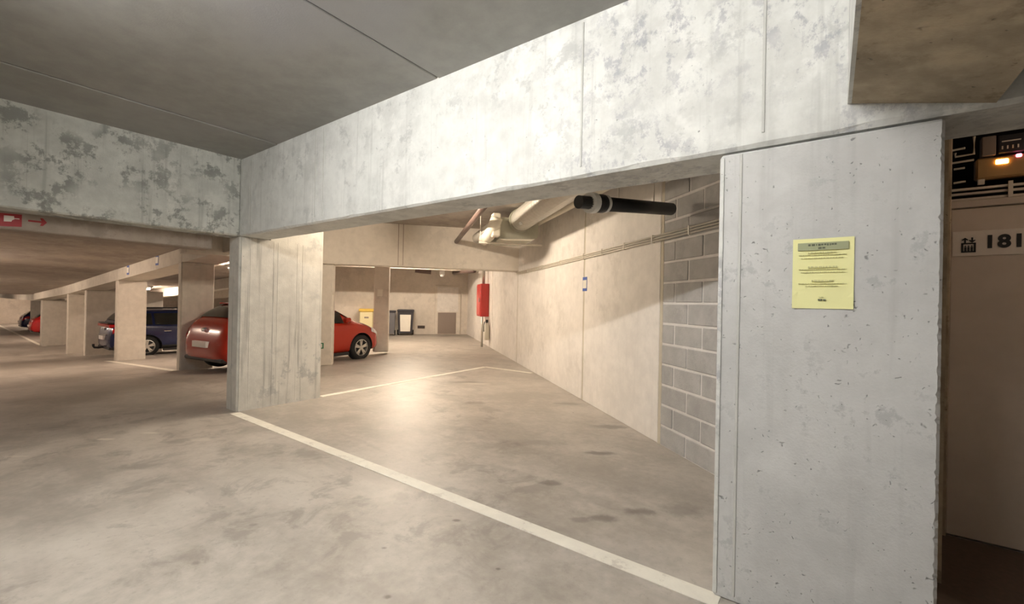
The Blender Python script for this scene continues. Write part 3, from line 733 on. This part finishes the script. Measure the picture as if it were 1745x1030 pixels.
for x, z, l in ((-8.9, 1.90, 'bay plate on the edge beam nearer the square pillar'), (-6.58, 2.06, 'bay plate on the edge beam nearer the dark-sided pillar')):
    bay_sign((x, .899, z), (1, 0, 0), (0, -1, 0), .20, .24, l)
c = W(-6.238, 1.23, 1.40); tag(box('wall_plate', (-6.24, -6.232), (1.17, 1.30), (1.48, 1.66), M_label, fr=W, bev=.002), 'small white plate on the square pillar before the bins', 'sign')
ex = root('exit_sign', W(-3.9, .2, .34), 'tiny green emergency plate low on the slender back pillar', 'sign')
box('plate', (-3.9, -3.892), (.195, .275), (.34, .46), M_green, ex, fr=W); box('pictogram', (-3.892, -3.89), (.215, .25), (.36, .44), M_signw, ex, fr=W)

# ------------------------------------------------------------------ storage door with number sign, space above it
DY = 1.49
d1 = struct(box('door_1', (6.285, 9.4), (DY, DY+.05), (.012, 1.995), M_door, bev=.004), 'beige storage box door with number sign')
box('door_rail', (6.2, 9.4), (DY-.012, DY+.06), (2.0, 2.042), M_door, d1, bev=.004)
box('jamb', (6.2, 6.282), (DY-.03, DY+.06), (0, 2.75), M_slab, d1, bev=.004)
ns = root('number_sign', (6.6, DY-.004, 1.71), 'pale sign reading 181 with lift symbol on the storage door', 'sign')
box('plate', (6.292, 6.92), (DY-.005, DY-.0005), (1.708, 1.857), M_signw, ns, bev=.001)
def text_mesh(s, size, x, z, y, parent, bold=.0):
    cu = bpy.data.curves.new('txt', 'FONT'); cu.body = s; cu.size = size; cu.extrude = .001; cu.offset = bold; cu.align_x = 'LEFT'; cu.space_character = 1.1
    o = bpy.data.objects.new('txt', cu); C.objects.link(o); bpy.context.view_layer.update()
    me = bpy.data.meshes.new_from_object(o.evaluated_get(bpy.context.evaluated_depsgraph_get()))
    xs = [v.co.x for v in me.vertices]; ys = [v.co.y for v in me.vertices]
    vs = [(x[0]+(v.co.x-min(xs))/(max(xs)-min(xs))*(x[1]-x[0]), y-v.co.z, z[0]+(v.co.y-min(ys))/(max(ys)-min(ys))*(z[1]-z[0])) for v in me.vertices]; fs = [list(p.vertices) for p in me.polygons]
    bpy.data.objects.remove(o, do_unlink=True); bpy.data.meshes.remove(me)
    return mk('lettering', vs, fs, M_black, parent)
text_mesh('181', .1, (6.440, 6.574), (1.748, 1.828), DY-.006, ns, .004)
ic = []
bx_ = lambda a, b, c_, d: ic.append(vbox(a, b, DY-.0075, DY-.0045, c_, d))
ix, iz = 6.33, 1.728
for a, b, c_, d in ((0, .062, 0, .008), (0, .062, .050, .058), (0, .009, 0, .058), (.053, .062, 0, .058)): bx_(ix+a, ix+b, iz+c_, iz+d)
for k in range(3):
    bx_(ix+.013+k*.0135, ix+.0225+k*.0135, iz+.008, iz+.033); bx_(ix+.0145+k*.0135, ix+.021+k*.0135, iz+.0345, iz+.0415)
for xo, up in ((.016, 1), (.046, -1)):
    pts = [(-.004, 0), (.004, 0), (.004, .018), (.013, .014), (.013, .020), (0, .032), (-.013, .020), (-.013, .014), (-.004, .018)]
    pts = [(ix+xo+u, iz+.058+(v if up > 0 else .032-v)) for u, v in pts]; ic.append(vprism(pts, ZU, DY-.0075, DY-.0045))
vs, fs = join(*ic); part(mk('lift_symbol', vs, fs, M_black, ns), 'black lift pictogram with two arrows')
# services seen in the dark space over the door
VY = 1.72
el = root('emergency_luminaire', (6.6, VY, 2.21), 'amber glowing emergency luminaire in the dark space over the storage door', 'lamp')
box('body', (6.43, 6.80), (VY, VY+.06), (2.212, 2.345), M_lumi, el, bev=.01)
box('amber_bulb', (6.515, 6.57), (VY-.006, VY+.01), (2.295, 2.325), M_glow, el, bev=.004)
box('pink_bulb', (6.60, 6.625), (VY-.006, VY+.01), (2.325, 2.345), M_glow2, el, bev=.004)
box('bracket', (6.44, 6.47), (VY, VY+.02), (2.18, 2.212), M_cond, el)
ct = root('cable_ladder', (6.6, VY, 2.08), 'cable ladder with three rails in the dark space over the storage door', 'cable tray')
for z in (2.155, 2.125, 2.09): box('rail', (6.2, 7.2), (VY-.02, VY), (z-.007, z+.007), M_cond, ct)
for x in (6.565, 6.95): box('bracket', (x, x+.02), (VY-.028, VY-.02), (2.075, 2.18), M_cond, ct)
ep = root('electric_panel', (6.58, VY, 2.36), 'black electric box above the amber emergency luminaire', 'electric box')
box('case', (6.525, 6.64), (VY, VY+.08), (2.36, 2.475), M_bin, ep, bev=.006)
for k in range(4): box('switch', (6.54+k*.022, 6.546+k*.022), (VY-.004, VY), (2.385, 2.405), M_cond, ep)
box('switch_label', (6.54, 6.62), (VY-.003, VY), (2.43, 2.437), M_cond, ep)
tag(box('grey_cabinet', (6.455, 6.517), (VY, VY+.06), (2.355, 2.48), M_hatch, bev=.004), 'dull brown box beside the black electric box over the door', 'electric box')
for k, (pts, lab) in enumerate([([(6.32, VY, 2.42), (6.38, VY, 2.425)], 'short upper pipe end'), ([(6.335, VY, 2.40), (6.335, VY, 2.375), (6.42, VY, 2.38), (6.42, VY, 2.49)], 'bent conduit'),
        ([(6.29, VY, 2.335), (6.42, VY, 2.342)], 'straight conduit'), ([(6.33, VY, 2.295), (6.38, VY, 2.297)], 'lower pipe end'), ([(6.33, VY, 2.205), (6.385, VY, 2.21)], 'lowest pipe end')]):
    tag(tube('conduit', pts, .007, M_cond, n=8), lab+' in the dark space over the storage door', 'pipe', 'conduits over the door')

# ------------------------------------------------------------------ services in the bay
cr = root('conduit_run', W(0, BW-.02, 2.02), 'bundle of three pale conduits clipped along the long white wall', 'conduit')
for k in range(3):
    tube('conduit_pipe', [W(-4, BW-.017, 2.028+k*.024), W(3.9, BW-.017, 2.028+k*.024)], .0105, M_cond, cr, n=8, smooth=True)
for a in (-3, -2, -1, 0, .6, 1.2, 1.8, 2.4, 3.0): box('clip', (a-.008, a+.008), (BW-.032, BW), (2.012, 2.092), M_cond, cr, fr=W)
bp = root('drain_pipe', (4.40, 1.3, 2.1), 'black drain pipe with white collars sticking out before the block wall', 'pipe')
_c = Vector((5.699, -2.244, 1.369)); A_, B_ = Vector((4.50, 1.83, 2.262)), Vector((4.20, .80, 2.152)); dv = (B_-A_)
tube('pipe', [A_, A_+dv*.90], .056, M_pipeb, bp, n=24, smooth=True)
tube('socket', [A_+dv*.86, A_+dv*.88, A_+dv*.985], [.058, .072, .072], M_pipeb, bp, n=24, smooth=True)
part(tube('collar', [A_+dv*.845, A_+dv*.87], .070, M_white, bp, n=24), 'white collar ring')
part(tube('collar', [A_+dv*.97, A_+dv*1.02], .079, M_white, bp, n=24), 'white collar ring')
tube('end_plug', [A_+dv*1.015, A_+dv*1.03], .05, M_steel, bp, n=20)
tube('pipe_stub', [A_+dv*1.0, A_+dv*1.13], .05, M_pipeb, bp, n=16)
for k in (.25, .7): tube('hanger_rod', [A_+dv*k, Vector(((A_+dv*k).x, (A_+dv*k).y, ZT))], .005, M_cond, bp, n=6)
tag(tube('insulated_pipe', [W(-2.6, 4.25, 2.86), W(2.6, 4.16, 2.70)], .05, M_cream, n=16, smooth=True), 'cream insulated pipe running above the white wall', 'pipe')
tag(tube('brown_pipe', [W(-3.848, 2.98, 2.705), W(2.2, 3.02, 2.78)], .047, M_brown, n=16, smooth=True), 'brown pipe entering the back beam beside the air duct', 'pipe')
ad = root('air_duct', W(-1.9, 3.8, 2.46), 'olive sheet-metal air duct box with round spiral duct', 'air duct')
vs, fs = vprism([(3.47, 2.47), (3.53, 2.455), (4.05, 2.465), (4.155, 2.52), (4.165, 2.84), (3.47, 2.84)], lambda u, v, d: W(d, u, v), -2.3, -1.5); mk('box_body', vs, fs, M_olive, ad)
vs, fs = vprism([(3.49, 2.462), (3.55, 2.447), (4.03, 2.457), (4.10, 2.49)], lambda u, v, d: W(d, u, v), -1.52, -1.47); part(mk('bottom_lip', vs, fs, M_cream, ad), 'cream lower lip')
pts = [W(-1.5+.06*i, 3.83, 2.80) for i in range(60)]; tube('spiral_duct', pts, [.185+(.004 if i % 2 else 0) for i in range(60)], M_steel, ad, n=28)
tube('duct_flange', [W(-1.50, 3.83, 2.80), W(-1.40, 3.83, 2.80)], .205, M_olive, ad, n=28)
pts = [W(-1.40, 3.40, 2.80), W(-1.5, 3.36, 2.66), W(-1.75, 3.34, 2.56), W(-2.1, 3.3, 2.52)]; part(tube('insulated_elbow', pts, [.10, .10, .105, .10], M_cream, ad, n=16, smooth=True), 'cream insulated elbow')
box('side_flange', (-1.62, -1.44), (3.34, 3.475), (2.50, 2.90), M_cream, ad, fr=W, bev=.015)
tube('duct_branch', [W(-1.6, 3.38, 2.68), W(-2.5, 3.25, 2.60)], .11, M_steel, ad, n=18, smooth=True)
for b in (3.2, 4.345): tube('hanger_rod', [W(-1.9, b, 2.5), W(-1.9, b, ZT)], .006, M_cond, ad, n=6)
box('hanger_rail', (-1.92, -1.88), (3.18, 4.36), (2.43, 2.46), M_cond, ad, fr=W)
tube('duct_rivet', [W(-.95, 3.71, 2.66), W(-.93, 3.69, 2.645)], .03, M_white, ad, n=6)

# fire hose cabinet, riser and extinguisher
fc = root('hose_cabinet', W(-7.8, BW-.12, .92), 'red fire hose cabinet on the long white wall', 'fire cabinet')
box('case', (-8.25, -7.5), (BW-.27, BW), (.93, 1.95), M_red, fc, fr=W, bev=.012)
box('door_panel', (-8.2, -7.55), (BW-.285, BW-.268), (.98, 1.90), M_red, fc, fr=W, bev=.006)
box('handle', (-7.64, -7.61), (BW-.305, BW-.285), (1.38, 1.5), M_white, fc, fr=W)
tag(tube('riser_pipe', [W(-7.42, BW-.22, 0), W(-7.42, BW-.22, .93)], .035, M_steel, n=12, smooth=True), 'thin dark riser pipe below the red hose cabinet', 'pipe')
tag(tube('riser_pipe', [W(-7.8, BW-.14, 1.95), W(-7.8, BW-.14, ZT)], .05, M_steel, n=12, smooth=True), 'grey pipe rising above the red hose cabinet', 'pipe')
fe = root('fire_extinguisher', W(-7.3, BW-.1, .15), 'white fire extinguisher hanging under the red hose cabinet', 'fire extinguisher')
tube('cylinder', [W(-7.3, BW-.095, z) for z in (.22, .25, .64, .72, .75)], [.06, .085, .085, .05, .03], M_ext, fe, n=18, smooth=True)
box('valve', (-7.34, -7.26), (BW-.13, BW-.06), (.75, .84), M_trim, fe, fr=W, bev=.008)
tube('hose', [W(-7.3, BW-.16, .79), W(-7.22, BW-.2, .68), W(-7.2, BW-.2, .48)], .013, M_trim, fe, n=8, smooth=True)

# end wall: door with hatch, wall vent
d2 = struct(box('door_2', (EA, EA+.06), (3.05, 4.12), (0, 2.05), M_wallf, fr=W, bev=.01), 'pale door frame at the end wall')
box('door_leaf', (EA+.06, EA+.075), (3.14, 4.02), (.95, 1.98), M_wallr, d2, fr=W, bev=.004)
part(box('hatch', (EA+.06, EA+.085), (3.18, 3.93), (.03, .91), M_hatch, d2, fr=W, bev=.006), 'grey-brown lower hatch')
vn = root('wall_vent', W(EA+.02, 2.5, .26), 'small dark vent low on the end wall', 'vent')
box('frame', (EA, EA+.02), (2.36, 2.66), (.24, .36), M_brown, vn, fr=W, bev=.004)
for k in range(3): box('slat', (EA+.02, EA+.03), (2.38, 2.64), (.258+k*.032, .275+k*.032), M_trim, vn, fr=W)
# wheeled bins
def bin_(a, b, w_, h_, label, mat, lab):
    r = root('wheeled_bin', W(a, b, 0), label, 'bin', 'wheeled bins')
    d = .52
    V = []
    for z, k in ((.08, .86), (h_-.08, 1.)):
        for u, v in ((-1, -1), (1, -1), (1, 1), (-1, 1)): V.append(W(a+u*d/2*k, b+v*w_/2*k, z))
    mk('body', V, [[0, 1, 2, 3], [7, 6, 5, 4], [0, 4, 5, 1], [1, 5, 6, 2], [2, 6, 7, 3], [3, 7, 4, 0]], mat, r)
    box('lid', (a-d/2-.02, a+d/2+.03), (b-w_/2-.02, b+w_/2+.02), (h_-.08, h_), M_bin, r, fr=W, bev=.02)
    for s in (-1, 1): tube('wheel', [W(a-d*.3, b+s*w_*.42, .1), W(a-d*.3, b+s*w_*.52, .1)], .1, M_tyre, r, n=16)
    tube('handle', [W(a-d/2-.05, b-w_*.4, h_-.06), W(a-d/2-.05, b+w_*.4, h_-.06)], .015, M_bin, r, n=8)
    if lab:
        V = []
        for dd in (.004, .012):
            for v, z in ((-.33, .16), (.31, .16), (.35, h_-.2), (-.37, h_-.2)):
                t_ = (z-.08)/(h_-.16); V.append(W(a+d/2*(.86+.14*t_)+dd, b+v*w_*.95, z))
        part(mk('label_panel', V, [[0, 1, 2, 3], [7, 6, 5, 4], [0, 4, 5, 1], [1, 5, 6, 2], [2, 6, 7, 3], [3, 7, 4, 0]], M_label, r), 'large white label')
    return r
bin_(EA+.42, 1.88, .62, 1.02, 'black wheeled bin with large white label by the end wall', M_bin, True)
bin_(EA+.62, 1.28, .42, .98, 'grey wheeled bin squeezed between pillar and labelled bin', M_bing, False)
yb = root('yellow_box', W(-12.2, .4, 0), 'cream sorting bin with yellow lid behind the orange-red hatchback', 'bin')
box('body', (-12.45, -11.95), (.14, .64), (0, .92), M_yel2, yb, fr=W, bev=.03)
box('lid', (-12.48, -11.92), (.11, .67), (.92, 1.03), M_yel, yb, fr=W, bev=.02)
box('slot', (-11.95, -11.94), (.32, .48), (.66, .72), M_hatch, yb, fr=W)
# small fittings under the back ceiling
tag(tube('bulkhead_lamp', [W(-10.2, 3.15, 2.28), W(-10.2, 3.15, 2.36), W(-10.2, 3.15, 2.52), W(-10.2, 3.15, ZT)], [.05, .10, .09, .02], M_white, n=14, smooth=True), 'white bulkhead lamp hanging beyond the back beam', 'lamp')
tag(tube('vent_pipe', [W(-10.4, 3.6, 2.45), W(-8.6, 4.1, 2.42)], .07, M_brown, n=12, smooth=True), 'dark pipe under the ceiling beyond the back beam', 'pipe')
tag(tube('vent_pipe', [W(-11.2, 2.2, 2.55), W(-11.2, 2.8, 2.5)], .09, M_brown, n=12, smooth=True), 'short dark pipe under the ceiling above the bins', 'pipe')
rb = tag(box('red_panel', (-49.69, -49.6), (-1.0, .9), (-.3, 1.0), M_signr, bev=.01), 'dark red panel on the far end wall at left edge', 'panel')

tag(box('floor_surface', (6.06, 8.8), (-.1, 1.48), (.0, .006), plain('patch_brown', (.07, .045, .03), .95, var=.3, scale=40), bev=.002), 'dark brown patch on the floor before the storage door', 'mat')  # thin dark brown sheet lying on the floor
